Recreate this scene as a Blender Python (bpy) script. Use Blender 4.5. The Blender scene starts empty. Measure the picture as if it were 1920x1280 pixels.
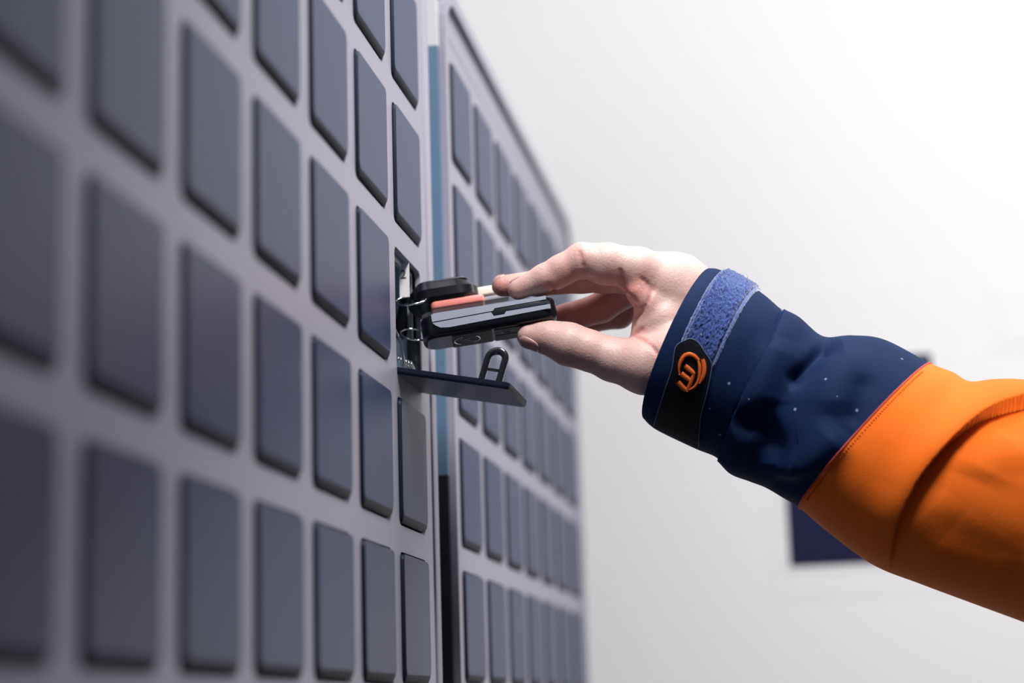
import bpy, bmesh, math, random
import numpy as np
from mathutils import Vector, Matrix, noise
from mathutils.bvhtree import BVHTree
random.seed(4)
SC = bpy.context.scene
COL = SC.collection
# ------------------------------------------------------------------ camera
U = 0.085                       # one working unit (the pitch of the locker doors) in metres
ZO = 17.6                       # height of the open locker above the floor, in units
CAMP = np.array([2.54559, -11.14012, -2.60864])
MR = np.array([[0.9858, 0.1646, -0.0316], [-0.0638, 0.1945, -0.9788], [-0.1550, 0.9670, 0.2022]])  # right, down, forward
FPX = 3371.0
D0 = 11.9                       # distance at which the hand works
K = D0 / FPX
def M(p):                       # working units -> metres
    return Vector((p[0] * U, p[1] * U, (p[2] + ZO) * U))
def W(x, y, Z=0.0):             # a point of the hand / arm / keys, Z = nearer than the working distance
    d = D0 - Z * K
    q = CAMP + MR.T @ np.array([(x - 960) / FPX * d, (y - 640) / FPX * d, d])
    return M(q)
def Wn(P):
    P = np.asarray(P, float)
    d = D0 - P[:, 2] * K
    q = np.stack([(P[:, 0] - 960) / FPX * d, (P[:, 1] - 640) / FPX * d, d], 1) @ MR + CAMP
    q[:, 2] += ZO
    return q * U
cam = bpy.data.cameras.new('camera'); co = bpy.data.objects.new('camera', cam); COL.objects.link(co)
r, dn, fw = [Vector(v).normalized() for v in MR]
R = Matrix((r, -dn, -fw)).transposed()
co.matrix_world = Matrix.Translation(M(CAMP)) @ R.to_4x4()
cam.sensor_width = 36; cam.lens = FPX / 1920 * 36
cam.clip_start = 0.02
cam.dof.use_dof = True; cam.dof.focus_distance = 11.75 * U; cam.dof.aperture_fstop = 3.6
SC.camera = co
# ------------------------------------------------------------------ world, lights, exposure
w = bpy.data.worlds.new('world'); SC.world = w; w.use_nodes = True
bg = w.node_tree.nodes['Background']; bg.inputs[0].default_value = (0.50, 0.60, 0.95, 1); bg.inputs[1].default_value = 0.09
def area(name, loc, target, size, power, color=(1, 1, 1), sy=None):
    l = bpy.data.lights.new(name, 'AREA'); l.energy = power; l.color = color; l.size = size * U
    if sy: l.shape = 'RECTANGLE'; l.size_y = sy * U
    o = bpy.data.objects.new(name, l); COL.objects.link(o)
    o.location = M(loc); d = (M(target) - M(loc)); o.rotation_euler = d.to_track_quat('-Z', 'Y').to_euler()
    return o
kl = area('ceiling_light', (3.2, -4.7, 7.3), (2.2, 0.2, 0), 2.6, 2.35, (1.0, 0.985, 0.97), 3.2); kl.data.spread = math.radians(84)
area('wall_fill_light', (8.6, 3.4, 2.8), (0.6, 10.5, -1.2), 4, 5.5, (1.0, 0.99, 0.98), 11)  # unseen panel added to brighten the far wall
area('frame_fill_light', (5.0, 2.0, 12.5), (0.0, 1.0, 2.0), 6, 11.5, (0.96, 0.975, 1.0), 5)  # unseen light added to lift the upper locker frames
SC.view_settings.view_transform = 'Standard'; SC.view_settings.look = 'None'
SC.view_settings.gamma = 1; SC.view_settings.use_curve_mapping = False
SC.view_settings.exposure = 0.0
# ------------------------------------------------------------------ helpers
def mat(name, col, rough=0.5, metal=0.0, spec=0.5, coat=0.0, bump=None, var=0.0, vscale=30, sss=0.0, sheen=0.0):
    m = bpy.data.materials.new(name); m.use_nodes = True; nt = m.node_tree; b = nt.nodes['Principled BSDF']
    b.inputs['Base Color'].default_value = (*col, 1); b.inputs['Roughness'].default_value = rough
    b.inputs['Metallic'].default_value = metal; b.inputs['Specular IOR Level'].default_value = spec
    b.inputs['Coat Weight'].default_value = coat; b.inputs['Sheen Weight'].default_value = sheen
    tc = nt.nodes.new('ShaderNodeTexCoord')
    n = nt.nodes.new('ShaderNodeTexNoise'); n.inputs['Scale'].default_value = vscale; n.inputs['Detail'].default_value = 5
    nt.links.new(tc.outputs['Object'], n.inputs['Vector'])
    cr = nt.nodes.new('ShaderNodeMix'); cr.data_type = 'RGBA'
    cr.inputs[6].default_value = (*[c * (1 - var) for c in col], 1); cr.inputs[7].default_value = (*[min(1, c * (1 + var)) for c in col], 1)
    nt.links.new(n.outputs['Fac'], cr.inputs[0]); nt.links.new(cr.outputs[2], b.inputs['Base Color'])
    if bump:
        n2 = nt.nodes.new('ShaderNodeTexNoise'); n2.inputs['Scale'].default_value = bump[0]; n2.inputs['Detail'].default_value = 6
        nt.links.new(tc.outputs['Object'], n2.inputs['Vector'])
        bp = nt.nodes.new('ShaderNodeBump'); bp.inputs['Strength'].default_value = bump[1]; bp.inputs['Distance'].default_value = bump[2]
        nt.links.new(n2.outputs['Fac'], bp.inputs['Height']); nt.links.new(bp.outputs[0], b.inputs['Normal'])
    return m
MT = dict(
    wall=mat('wall_paint', (0.735, 0.722, 0.718), 0.85, var=0.01, vscale=3, bump=(300, 0.05, 0.001)),
    floor=mat('floor_vinyl', (0.07, 0.07, 0.075), 0.45, var=0.08, vscale=6),
    frame=mat('cabinet_grey', (0.31, 0.297, 0.36), 0.42, spec=0.4, var=0.03, vscale=8, bump=(900, 0.04, 0.0004)),
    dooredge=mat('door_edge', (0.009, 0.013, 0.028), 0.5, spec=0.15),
    foblit=mat('fob_lit_top', (0.035, 0.040, 0.058), 0.35, spec=0.5),  # lighter copy of the fob black, for its lit top
    door=mat('door_slate', (0.028, 0.041, 0.098), 0.38, spec=0.26, var=0.07, vscale=25, bump=(700, 0.05, 0.0004)),
    inner=mat('compartment_steel', (0.42, 0.52, 0.62), 0.4, metal=0.2, var=0.1, vscale=30),
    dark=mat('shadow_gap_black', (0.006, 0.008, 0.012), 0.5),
    blue=mat('side_sheet_blue', (0.10, 0.185, 0.29), 0.5, var=0.04, vscale=10),
    sideshade=mat('side_sheet_shade', (0.004, 0.007, 0.012), 0.35, var=0.2, vscale=10),  # dark copy of the side sheet, for its shaded lower part
    panelwhite=mat('header_white', (0.66, 0.67, 0.67), 0.4, var=0.01),
    board=mat('board_white', (0.725, 0.712, 0.71), 0.7, var=0.01),
    screen=mat('screen_navy', (0.006, 0.009, 0.035), 0.25, var=0.3, vscale=6),
    black=mat('fob_black', (0.004, 0.005, 0.008), 0.30, spec=0.35, coat=0.08, var=0.1),
    blackmatte=mat('fob_face', (0.012, 0.016, 0.022), 0.55, spec=0.2, var=0.1),
    slatestrip=mat('fob_side', (0.40, 0.43, 0.52), 0.35, metal=0.25, var=0.08, vscale=200),
    chrome=mat('chrome', (0.75, 0.77, 0.80), 0.12, metal=1.0),
    darkplastic=mat('hasp_black', (0.012, 0.013, 0.017), 0.25, spec=0.6, coat=0.3),
    red=mat('tag_red', (0.85, 0.27, 0.23), 0.35, spec=0.4, coat=0.2, var=0.1),
    redlit=mat('tag_red_lit', (0.85, 0.42, 0.40), 0.35, spec=0.5, var=0.05),  # paler copy of the tag red, for its lit top
    cream=mat('paper_cream', (0.80, 0.76, 0.66), 0.6, var=0.03),
    white=mat('sticker_white', (0.80, 0.78, 0.80), 0.5, var=0.02),
    ink=mat('ink', (0.05, 0.05, 0.06), 0.6),
    nail=mat('nail', (0.50, 0.27, 0.25), 0.3, spec=0.5, coat=0.2, var=0.05, vscale=60),
    orange=mat('emblem_orange', (0.62, 0.115, 0.018), 0.42, spec=0.4, var=0.08, vscale=200),
    tab=mat('tab_rubber', (0.003, 0.004, 0.008), 0.5, spec=0.2, var=0.1, bump=(900, 0.1, 0.0003)),
    piping=mat('tab_edge', (0.08, 0.10, 0.17), 0.5),
    doorin=mat('door_inner', (0.015, 0.020, 0.026), 0.4),
    grey=mat('grey_plastic', (0.32, 0.33, 0.36), 0.4),
)
def link(name, me, m=None, parent=None, smooth=False):
    o = bpy.data.objects.new(name, me); COL.objects.link(o)
    if m is not None and not me.materials: me.materials.append(m)
    if smooth:
        for p in me.polygons: p.use_smooth = True
    if parent: o.parent = parent
    return o
def tag(o, label=None, cat=None, group=None, kind=None):
    for k, v in (('label', label), ('category', cat), ('group', group), ('kind', kind)):
        if v: o[k] = v
    return o
def thing(name, loc, label, cat, group=None):
    o = bpy.data.objects.new(name, None); COL.objects.link(o); o.location = loc; o.empty_display_size = 0.02
    return tag(o, label, cat, group)
def put(name, verts, faces, m, parent=None, smooth=False, origin=None):
    # verts in metres, world space; the object sits at its own centre (or at the parent's origin when parented)
    v = np.asarray(verts, float)
    base = np.array(parent['_w']) if parent is not None and '_w' in parent else np.zeros(3)
    o0 = v.mean(0) if origin is None else np.asarray(origin)
    me = bpy.data.meshes.new(name); me.from_pydata((v - o0).tolist(), [], faces); me.update()
    o = link(name, me, m, parent, smooth); o.location = o0 - base; o['_w'] = tuple(float(c) for c in o0)
    return o
def root(name, p, label, cat, group=None):
    o = thing(name, p, label, cat, group); o['_w'] = tuple(p); return o
def boxv(a, b):                 # corners in working units
    (x0, y0, z0), (x1, y1, z1) = a, b
    vs = [M((x, y, z)) for x in (x0, x1) for y in (y0, y1) for z in (z0, z1)]
    f = [(0, 1, 3, 2), (4, 6, 7, 5), (0, 4, 5, 1), (2, 3, 7, 6), (0, 2, 6, 4), (1, 5, 7, 3)]
    return vs, f
def box(name, a, b, m, parent=None, bevel=0.0, seg=2):
    vs, f = boxv(a, b)
    o = put(name, vs, f, m, parent)
    if bevel:
        bm = bmesh.new(); bm.from_mesh(o.data)
        bmesh.ops.bevel(bm, geom=bm.edges[:], offset=bevel * U, segments=seg, affect='EDGES', profile=0.5)
        bm.to_mesh(o.data); bm.free()
        for p in o.data.polygons: p.use_smooth = True
    return o
def tube_geo(pts, rad, n=10, closed=False, caps=True):
    P = np.asarray(pts, float); N = len(P); rad = np.broadcast_to(rad, (N,))
    T = np.gradient(P, axis=0) if not closed else (np.roll(P, -1, 0) - np.roll(P, 1, 0))
    T /= np.linalg.norm(T, axis=1)[:, None] + 1e-12
    ref = np.array([0, 0, 1.0]) if abs(T[0][2]) < 0.9 else np.array([1.0, 0, 0])
    vs = []; prev = np.cross(T[0], ref); prev /= np.linalg.norm(prev)
    for i in range(N):
        a = prev - T[i] * np.dot(prev, T[i]); a /= np.linalg.norm(a) + 1e-12; prev = a; b = np.cross(T[i], a)
        for k in range(n):
            t = 2 * math.pi * k / n; vs.append(P[i] + rad[i] * (a * math.cos(t) + b * math.sin(t)))
    fs = []
    for i in range(N if closed else N - 1):
        j = (i + 1) % N
        for k in range(n): fs.append((i * n + k, i * n + (k + 1) % n, j * n + (k + 1) % n, j * n + k))
    if not closed and caps:
        fs.append(tuple(range(n))[::-1]); fs.append(tuple((N - 1) * n + k for k in range(n)))
    return vs, fs
def smooth_path(pts, n=12, closed=False):
    P = [np.array(p, float) for p in pts]; out = []; L = len(P)
    for i in range(L if closed else L - 1):
        p0 = P[(i - 1) % L] if closed or i > 0 else P[i]; p1 = P[i]; p2 = P[(i + 1) % L]
        p3 = P[(i + 2) % L] if closed or i + 2 < L else P[-1]
        for k in range(n):
            t = k / n
            out.append(0.5 * ((2 * p1) + (p2 - p0) * t + (2 * p0 - 5 * p1 + 4 * p2 - p3) * t * t + (3 * p1 - 3 * p2 + p3 - p0) * t ** 3))
    if not closed: out.append(P[-1])
    return np.array(out)
# ------------------------------------------------------------------ the room
FZ = -ZO
def slab(name, a, b, m):
    o = box(name, a, b, m); tag(o, kind='structure'); return o
slab('floor', (-2.6, -26, FZ - 1), (30, 10.5, FZ), MT['floor'])
slab('wall_left', (-3.4, -26, FZ), (-2.4, 11.3, 16), MT['wall'])
slab('wall_far', (-2.4, 10.5, FZ), (30, 11.3, 16), MT['wall'])
# ------------------------------------------------------------------ locker cabinets
PX, WD, HT = 1.0167, 0.7834, 0.8313
def frame_mesh(cols, rows, y0, z0, ymin, ymax, zmin, zmax, rc=0.05, depth=0.035, nseg=5):
    """front plate with one rounded opening per compartment, returns verts (units, relative to x=0 plane) and faces"""
    vs = []; fs = []; idx = {}
    def v(x, y, z):
        k = (round(x, 5), round(y, 5), round(z, 5))
        if k not in idx: idx[k] = len(vs); vs.append((x, y, z))
        return idx[k]
    gy = (PX - WD) / 2; gz = (1 - HT) / 2
    ys = [ymin] + [y0 - gy + PX * c for c in range(1, cols)] + [ymax]
    zs = [zmin] + [z0 - 0.5 + r for r in range(rows[0] + 1, rows[1] + 1)] + [zmax]
    for c in range(cols):
        for ri, r in enumerate(range(rows[0], rows[1] + 1)):
            a0, a1, b0, b1 = ys[c], ys[c + 1], zs[ri], zs[ri + 1]
            h0, h1 = y0 + PX * c, y0 + PX * c + WD; k0, k1 = z0 + r - HT / 2, z0 + r + HT / 2
            outer = [v(0, a0, b0), v(0, a1, b0), v(0, a1, b1), v(0, a0, b1)]
            cen = [(h0 + rc, k0 + rc, math.pi), (h1 - rc, k0 + rc, 1.5 * math.pi), (h1 - rc, k1 - rc, 0), (h0 + rc, k1 - rc, 0.5 * math.pi)]
            arcs = []
            for (cy, cz, t0) in cen:
                arcs.append([(cy + rc * math.cos(t0 + math.pi / 2 * i / nseg), cz + rc * math.sin(t0 + math.pi / 2 * i / nseg)) for i in range(nseg + 1)])
            front = [[v(0, *p) for p in a] for a in arcs]
            back = [[v(-depth, *p) for p in a] for a in arcs]
            for q in range(4):
                for i in range(nseg):
                    fs.append((outer[q], front[q][i + 1], front[q][i])); fs.append((front[q][i], front[q][i + 1], back[q][i + 1], back[q][i]))
                n = (q + 1) % 4
                fs.append((outer[q], outer[n], front[n][0], front[q][-1])); fs.append((front[q][-1], front[n][0], back[n][0], back[q][-1]))
    # outer rim of the plate
    loop = [(ymin, z) for z in zs] + [(y, zmax) for y in ys[1:]] + [(ymax, z) for z in zs[::-1][1:]] + [(y, zmin) for y in ys[::-1][1:-1]]
    for i in range(len(loop)):
        p, q = loop[i], loop[(i + 1) % len(loop)]
        fs.append((v(0, *p), v(0, *q), v(-depth, *q), v(-depth, *p)))
    return vs, fs
def door_mesh():
    g = 0.014; t = 0.024; b = -0.02; ch = 0.062; rc = 0.042
    w2, h2 = WD / 2 - g, HT / 2 - g
    prof = [(b, 0.0, 0.0), (0.004, 0.0, 0.0), (t - 0.006, 0.002, ch * 0.45), (t - 0.001, 0.005, ch * 0.8), (t, 0.008, ch)]  # x, inset of sides, inset of bottom
    def ring(x, ins, bot):
        y1 = w2 - ins; z1 = h2 - ins * 0.8; z0 = -h2 + bot; r = rc
        pts = []
        for (cy, cz, t0) in ((-y1 + r, z0 + r, math.pi), (y1 - r, z0 + r, 1.5 * math.pi), (y1 - r, z1 - r, 0), (-y1 + r, z1 - r, 0.5 * math.pi)):
            for i in range(4): a = t0 + math.pi / 2 * i / 3; pts.append((x, cy + r * math.cos(a), cz + r * math.sin(a)))
        return pts
    vs = []; fs = []
    for p in prof: vs += ring(*p)
    n = 16
    for i in range(len(prof) - 1):
        for k in range(n): fs.append((i * n + k, i * n + (k + 1) % n, (i + 1) * n + (k + 1) % n, (i + 1) * n + k))
    fs.append(tuple(range(n))[::-1]); fs.append(tuple((len(prof) - 1) * n + k for k in range(n)))
    me = bpy.data.meshes.new('locker_door'); me.from_pydata([tuple(np.array(v) * U) for v in vs], [], fs); me.update()
    me.materials.append(MT['door'])
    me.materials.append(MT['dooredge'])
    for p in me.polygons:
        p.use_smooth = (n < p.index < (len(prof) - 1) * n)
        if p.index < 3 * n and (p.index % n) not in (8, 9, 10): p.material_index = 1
    return me
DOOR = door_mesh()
def cabinet(label, cols, rows, y0, z0, ymin, ymax, zmin, zmax, skip=None, ctop=0.0):
    c = root('locker_cabinet', M((-2.4, (ymin + ymax) / 2, zmin)), label, 'locker cabinet', 'wall cabinets of small key lockers')
    vs, fs = frame_mesh(cols, rows, y0, z0, ymin, ymax, zmin, zmax - ctop)
    o = put('front_frame', [M(v) for v in vs], fs, MT['frame'], c)
    for k in range(cols):
        for r_ in range(rows[0], rows[1] + 1):
            if skip == (k, r_): continue
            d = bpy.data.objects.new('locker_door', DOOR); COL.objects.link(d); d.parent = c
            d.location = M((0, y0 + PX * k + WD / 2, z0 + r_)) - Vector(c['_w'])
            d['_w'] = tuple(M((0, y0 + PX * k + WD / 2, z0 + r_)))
    return c
# main cabinet: eight columns seen; column 0 (furthest) holds the open locker
NC = 8
c1 = cabinet('near grey key locker cabinet filling the left, one small door open', NC, (-3, 2), -PX * (NC - 1), 0, -PX * (NC - 1) - 0.4, 1.02, -4.0, 2.95, skip=(NC - 1, 0))
# back sheet behind the doors (dark gap), body, side rim
def body(c, ymin, ymax, zmin, zmax, hole=None):
    parts = [('back_panel', (-2.4, ymin, zmin), (-2.3, ymax, zmax), MT['frame']),
             ('top_panel', (-2.3, ymin, zmax - 0.06), (-0.035, ymax, zmax), MT['frame']),
             ('bottom_panel', (-2.3, ymin, zmin), (-0.035, ymax, zmin + 0.06), MT['frame']),
             ('side_panel', (-2.3, ymin, zmin + 0.06), (-0.035, ymin + 0.05, zmax - 0.06), MT['frame'])]
    for n, a, b, m in parts: box(n, a, b, m, c)
body(c1, -PX * (NC - 1) - 0.4, 1.02, -4.0, 2.95)
box('side_panel', (-2.3, 0.97, -3.94), (-0.035, 1.02, 2.89), MT['frame'], c1)
# black sheets right behind the doors, standing in for the shade in the slits: one for each side of the open compartment
box('gap_shade', (-0.16, -PX * (NC - 1) - 0.3, -3.9), (-0.11, -0.09, 2.85), MT['dark'], c1)
box('gap_shade', (-0.16, -0.10, 0.53), (-0.11, 0.95, 2.85), MT['dark'], c1)
box('gap_shade', (-0.16, -0.10, -3.9), (-0.11, 0.95, -0.52), MT['dark'], c1)
# end cover past the groove
box('end_cover', (-2.4, 1.055, -4.0), (0.012, 1.20, 2.95), MT['frame'], c1, bevel=0.012)
box('groove', (-2.3, 1.02, -3.98), (-0.06, 1.055, 2.93), MT['dark'], c1)  # black fill puts the shade of the deep groove into colour
# open compartment
def compartment():
    y0, y1, z0, z1 = -0.06, WD + 0.03, -HT / 2 - 0.02, 0.49
    t = 0.02
    vs = []; fs = []
    for a, b in (((-1.6, y0 - t, z0 - t), (-1.56, y1 + t, z1 + t)), ((-1.56, y0 - t, z1), (-0.037, y1 + t, z1 + t)), ((-1.56, y0 - t, z0 - t), (-0.037, y1 + t, z0)),
                 ((-1.56, y0 - t, z0), (-0.037, y0, z1)), ((-1.56, y1, z0), (-0.11, y1 + t, z1))):
        v, f = boxv(a, b); k = len(vs); vs += v; fs += [tuple(i + k for i in q) for q in f]
    return vs, fs
vs, fs = compartment()
comp = put('compartment', vs, fs, MT['inner'], c1)
# door stop: a light inner lip running round the opening
def lip(x0, x1, ins, th, m, name, parent):
    a0, a1, b0, b1 = ins, WD - ins, -HT / 2 + ins, HT / 2 - ins
    vs = []; fs = []
    for a, b in (((x0, a0, b1 - th), (x1, a1, b1)), ((x0, a0, b0), (x1, a0 + th, b1 - th)), ((x0, a1 - th, b0), (x1, a1, b1 - th))):
        v, f = boxv(a, b); k = len(vs); vs += v; fs += [tuple(i + k for i in q) for q in f]
    return put(name, vs, fs, m, parent)
lip(-0.085, -0.055, 0.004, 0.034, MT['grey'], 'door_stop', c1)
st = box('paper_tag', (-0.072, 0.452, 0.17), (-0.004, 0.458, 0.41), MT['white']); tag(st, 'white paper tag with a digit at the top of the open compartment', 'paper tag')
tc_ = bpy.data.curves.new('sticker_digit', 'FONT'); tc_.body = '2'; tc_.size = 0.085 * U; tc_.extrude = 0.001 * U; tc_.align_x = 'CENTER'
to = bpy.data.objects.new('digit', tc_); COL.objects.link(to)
dg = bpy.context.evaluated_depsgraph_get(); dme = bpy.data.meshes.new_from_object(to.evaluated_get(dg)); bpy.data.objects.remove(to)
dme.materials.clear(); do = link('digit', dme, MT['ink'], st)
do.rotation_euler = (math.pi / 2, 0, 0); do.location = M((-0.044, 0.450, 0.30)) - Vector(st['_w'])
# the open door: hinged at its lower edge inside the opening, folded down past the horizontal
AX = Vector(M((-0.06, WD / 2, -HT / 2 + 0.012)))
od = bpy.data.objects.new('locker_door', DOOR.copy()); COL.objects.link(od); od.parent = c1
od.data.name = 'open_door'
ang = math.radians(90 + 11.3)
mr = Matrix.Translation(AX) @ Matrix.Rotation(ang, 4, 'Y') @ Matrix.Translation(Vector((0.0, 0, (HT / 2 - 0.014) * U)))
loc = mr.to_translation(); od.location = loc - Vector(c1['_w']); od.rotation_euler = mr.to_euler(); od['_w'] = tuple(loc)
od['label'] = 'open flap door folded down'
def onflap(x, y, up): # x along the flap from the hinge, up = above its inner face
    d = Vector((math.sin(ang), 0, math.cos(ang))); n = Vector((-math.cos(ang), 0, math.sin(ang)))
    return AX + d * x * U + Vector((0, (y - WD / 2) * U, 0)) + n * (up + 0.02) * U
def onflap_local(p): return p
# catch loop on the flap (stands across the opening direction, seen face on)
def hasp():
    y = 0.10; th = 0.055
    outer = []; inner = []
    a = 0.078; hgt = 0.235
    n = 14
    def P(u, v, s): return np.array(onflap(0.655 + u + 0.10 * v, y + (th if s else 0), v))
    oo = [(-a, 0)] + [(-a * math.cos(math.pi * i / n), hgt - a + a * math.sin(math.pi * i / n)) for i in range(n + 1)] + [(a, 0)]
    b = a * 0.50
    ii = [(-b, 0)] + [(-b * math.cos(math.pi * i / n), hgt - a - 0.008 + b * math.sin(math.pi * i / n)) for i in range(n + 1)] + [(b, 0)]
    vs = []; fs = []; L = len(oo)
    mid = [((o[0] * .75 + i[0] * .25), (o[1] * .75 + i[1] * .25)) for o, i in zip(oo, ii)]
    for pts, ss in ((oo, 0.012), (mid, 0.0), (ii, 0.006), (ii, th - 0.006), (mid, th), (oo, th - 0.012)):
        for (u, v) in pts: vs.append(np.array(onflap(0.655 + u + 0.12 * v, y + ss, v)))
    for q in range(6):
        q2 = (q + 1) % 6
        for i in range(L - 1): fs.append((q * L + i, q * L + i + 1, q2 * L + i + 1, q2 * L + i))
    return vs, fs
vs, fs = hasp()
def put_rel(name, vs, fs, m, parent, smooth=False):
    v = np.asarray([tuple(p) for p in vs]); c0 = v.mean(0)
    me = bpy.data.meshes.new(name); me.from_pydata((v - c0).tolist(), [], fs); me.update()
    bm = bmesh.new(); bm.from_mesh(me); bmesh.ops.recalc_face_normals(bm, faces=bm.faces[:]); bm.to_mesh(me); bm.free()
    o = link(name, me, m, None, smooth)
    o.parent = parent
    pw = mr if parent is od else Matrix.Translation(Vector(parent['_w']))
    o.matrix_parent_inverse = pw.inverted(); o.location = c0; o['_w'] = tuple(float(c) for c in c0)
    return o
put_rel('catch_loop', vs, fs, MT['darkplastic'], od, True)
vv = [onflap(0.655 + u, y, v) for u in (-0.045, 0.05) for y in (0.115, 0.14) for v in (0.075, 0.092)]
put_rel('catch_bar', vv, [(0, 1, 3, 2), (4, 6, 7, 5), (0, 4, 5, 1), (2, 3, 7, 6), (0, 2, 6, 4), (1, 5, 7, 3)], MT['darkplastic'], od)
vv = [onflap(x, y, v) for x in (0.02, 0.785) for y in (0.03, WD - 0.03) for v in (-0.004, 0.003)]
put_rel('inner_sheet', vv, [(0, 1, 3, 2), (4, 6, 7, 5), (0, 4, 5, 1), (2, 3, 7, 6), (0, 2, 6, 4), (1, 5, 7, 3)], MT['doorin'], od)
# far cabinet
Y2 = 2.0582
c2 = cabinet('far grey key locker cabinet behind the hand, all doors shut', 7, (-3, 2), Y2, 0.029, 1.70, 9.05, -4.0, 2.62)
body(c2, 1.70, 9.05, -4.0, 2.62)
box('side_panel', (-2.3, 9.0, -3.94), (-0.10, 9.05, 2.56), MT['frame'], c2)
box('gap_shade', (-0.16, 1.80, -3.9), (-0.11, 8.95, 2.5), MT['dark'], c2)  # black sheet in place of the shade behind the doors
# raised rim round the front with rounded upper corner, header strip
def rim(y0, y1, z0, z1, wd, x0, x1, r):
    pts_o = []; pts_i = []
    def arc(cy, cz, t0, rr, n=6): return [(cy + rr * math.cos(t0 + math.pi / 2 * i / n), cz + rr * math.sin(t0 + math.pi / 2 * i / n)) for i in range(n + 1)]
    ri = max(r - wd, 0.02)
    pts_o = [(y1, z0)] + arc(y1 - r, z1 - r, 0, r) + arc(y0 + r, z1 - r, math.pi / 2, r) + [(y0, z0)]
    pts_i = [(y1 - wd, z0)] + arc(y1 - wd - ri, z1 - wd - ri, 0, ri) + arc(y0 + wd + ri, z1 - wd - ri, math.pi / 2, ri) + [(y0 + wd, z0)]
    vs = []; fs = []; L = len(pts_o)
    for pts, x in ((pts_o, x0), (pts_o, x1), (pts_i, x1), (pts_i, x0)):
        vs += [M((x, p[0], p[1])) for p in pts]
    for q in range(4):
        q2 = (q + 1) % 4
        for i in range(L - 1): fs.append((q * L + i, q * L + i + 1, q2 * L + i + 1, q2 * L + i))
    return vs, fs
vs, fs = rim(1.66, 9.12, -4.0, 2.99, 0.11, -0.10, 0.05, 0.42)
put('rim', vs, fs, MT['frame'], c2)
box('header_strip', (-0.12, 1.74, 2.615), (0.003, 9.05, 2.85), MT['frame'], c2)
box('header_shade_line', (-0.12, 1.95, 2.845), (-0.01, 9.0, 2.89), MT['door'], c2)  # dark strip standing for the shadow under the raised rim
box('side_cover', (-2.4, 1.60, -0.90), (0.0, 1.655, 2.40), MT['blue'], c2)
box('side_cover', (-2.4, 1.60, 2.40), (0.0, 1.655, 2.78), MT['panelwhite'], c2)['label'] = 'white upper side cover'
box('side_cover', (-2.4, 1.60, -4.0), (0.0, 1.655, -0.90), MT['sideshade'], c2)['label'] = 'lower side cover with shade in its colour'  # near-black colour stands for shade and reflection on the glossy side
# ------------------------------------------------------------------ far wall: board with a dark screen
b1 = root('wall_display', M((3.25, 10.5, -1.2)), 'dark navy wall display in a white board behind the sleeve', 'display')
box('backboard', (2.08, 10.495, -1.40), (4.50, 10.5, 2.36), MT['board'], b1)
box('frame', (2.25, 10.487, -1.09), (4.22, 10.495, 1.52), MT['board'], b1)
box('screen', (2.325, 10.478, -1.02), (4.14, 10.488, 1.44), MT['screen'], b1)
b2 = root('wall_box', M((5.3, 10.5, 1.5)), 'pale blank box on the white wall at the right edge', 'wall box')
box('housing', (4.85, 10.493, 1.40), (5.7, 10.5, 2.25), MT['board'], b2)
box('cover', (4.95, 10.485, 1.50), (5.6, 10.493, 2.15), MT['board'], b2)
# ------------------------------------------------------------------ modelling kit for soft shapes: distance field -> surface
def capd(P, a, b):              # tapered capsule, a/b = (x, y, z, radius)
    a = np.array(a, np.float32); b = np.array(b, np.float32)
    d = b[:3] - a[:3]; L = float(d @ d) + 1e-9
    t = np.clip(((P[0] - a[0]) * d[0] + (P[1] - a[1]) * d[1] + (P[2] - a[2]) * d[2]) / L, 0, 1)
    q = np.sqrt((P[0] - a[0] - t * d[0]) ** 2 + (P[1] - a[1] - t * d[1]) ** 2 + (P[2] - a[2] - t * d[2]) ** 2)
    return q - (a[3] + t * (b[3] - a[3]))
def smin(a, b, k):
    h = np.clip(0.5 + 0.5 * (b - a) / k, 0, 1); return b * (1 - h) + a * h - k * h * (1 - h)
def chain(P, pts, k=6):
    f = None
    for a, b in zip(pts[:-1], pts[1:]):
        d = capd(P, a, b); f = d if f is None else smin(f, d, k)
    return f
def surface_nets(F, org, h):
    s = F < 0
    nx, ny, nz = F.shape
    acc = np.zeros((nx - 1, ny - 1, nz - 1, 3), np.float32); cnt = np.zeros((nx - 1, ny - 1, nz - 1), np.float32)
    def sl(o, n): return slice(o, n - 1 + o)
    for ax in range(3):
        for o1 in (0, 1):
            for o2 in (0, 1):
                oa = [0, 0, 0]; others = [i for i in range(3) if i != ax]; oa[others[0]] = o1; oa[others[1]] = o2
                ob = list(oa); ob[ax] = 1
                A = F[sl(oa[0], nx), sl(oa[1], ny), sl(oa[2], nz)]; B = F[sl(ob[0], nx), sl(ob[1], ny), sl(ob[2], nz)]
                m = (A < 0) != (B < 0); t = np.where(m, A / (A - B + 1e-12), 0)
                cnt += m
                for i in range(3): acc[..., i] += np.where(m, (t if i == ax else oa[i]), 0)
    act = cnt > 0
    ids = -np.ones(act.shape, np.int64); ids[act] = np.arange(act.sum())
    cell = np.argwhere(act)
    V = (cell + acc[act] / cnt[act][:, None]) * h + np.array(org)
    Q = []
    for ax in range(3):
        o = [i for i in range(3) if i != ax]
        sA = [slice(1, -1)] * 3; sA[ax] = slice(0, -1); sB = list(sA); sB[ax] = slice(1, None)
        a = s[tuple(sA)]; b = s[tuple(sB)]
        e = np.argwhere(a != b); fl = a[tuple(e.T)]
        base = e.copy(); base[:, o[0]] += 1; base[:, o[1]] += 1   # back to grid index
        def c(d0, d1):
            q = base.copy(); q[:, o[0]] -= d0; q[:, o[1]] -= d1; return ids[tuple(q.T)]
        quad = np.stack([c(1, 1), c(0, 1), c(0, 0), c(1, 0)], 1)
        if ax == 1: fl = ~fl
        quad[~fl] = quad[~fl][:, ::-1]
        Q.append(quad)
    return V, np.concatenate(Q)
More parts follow.
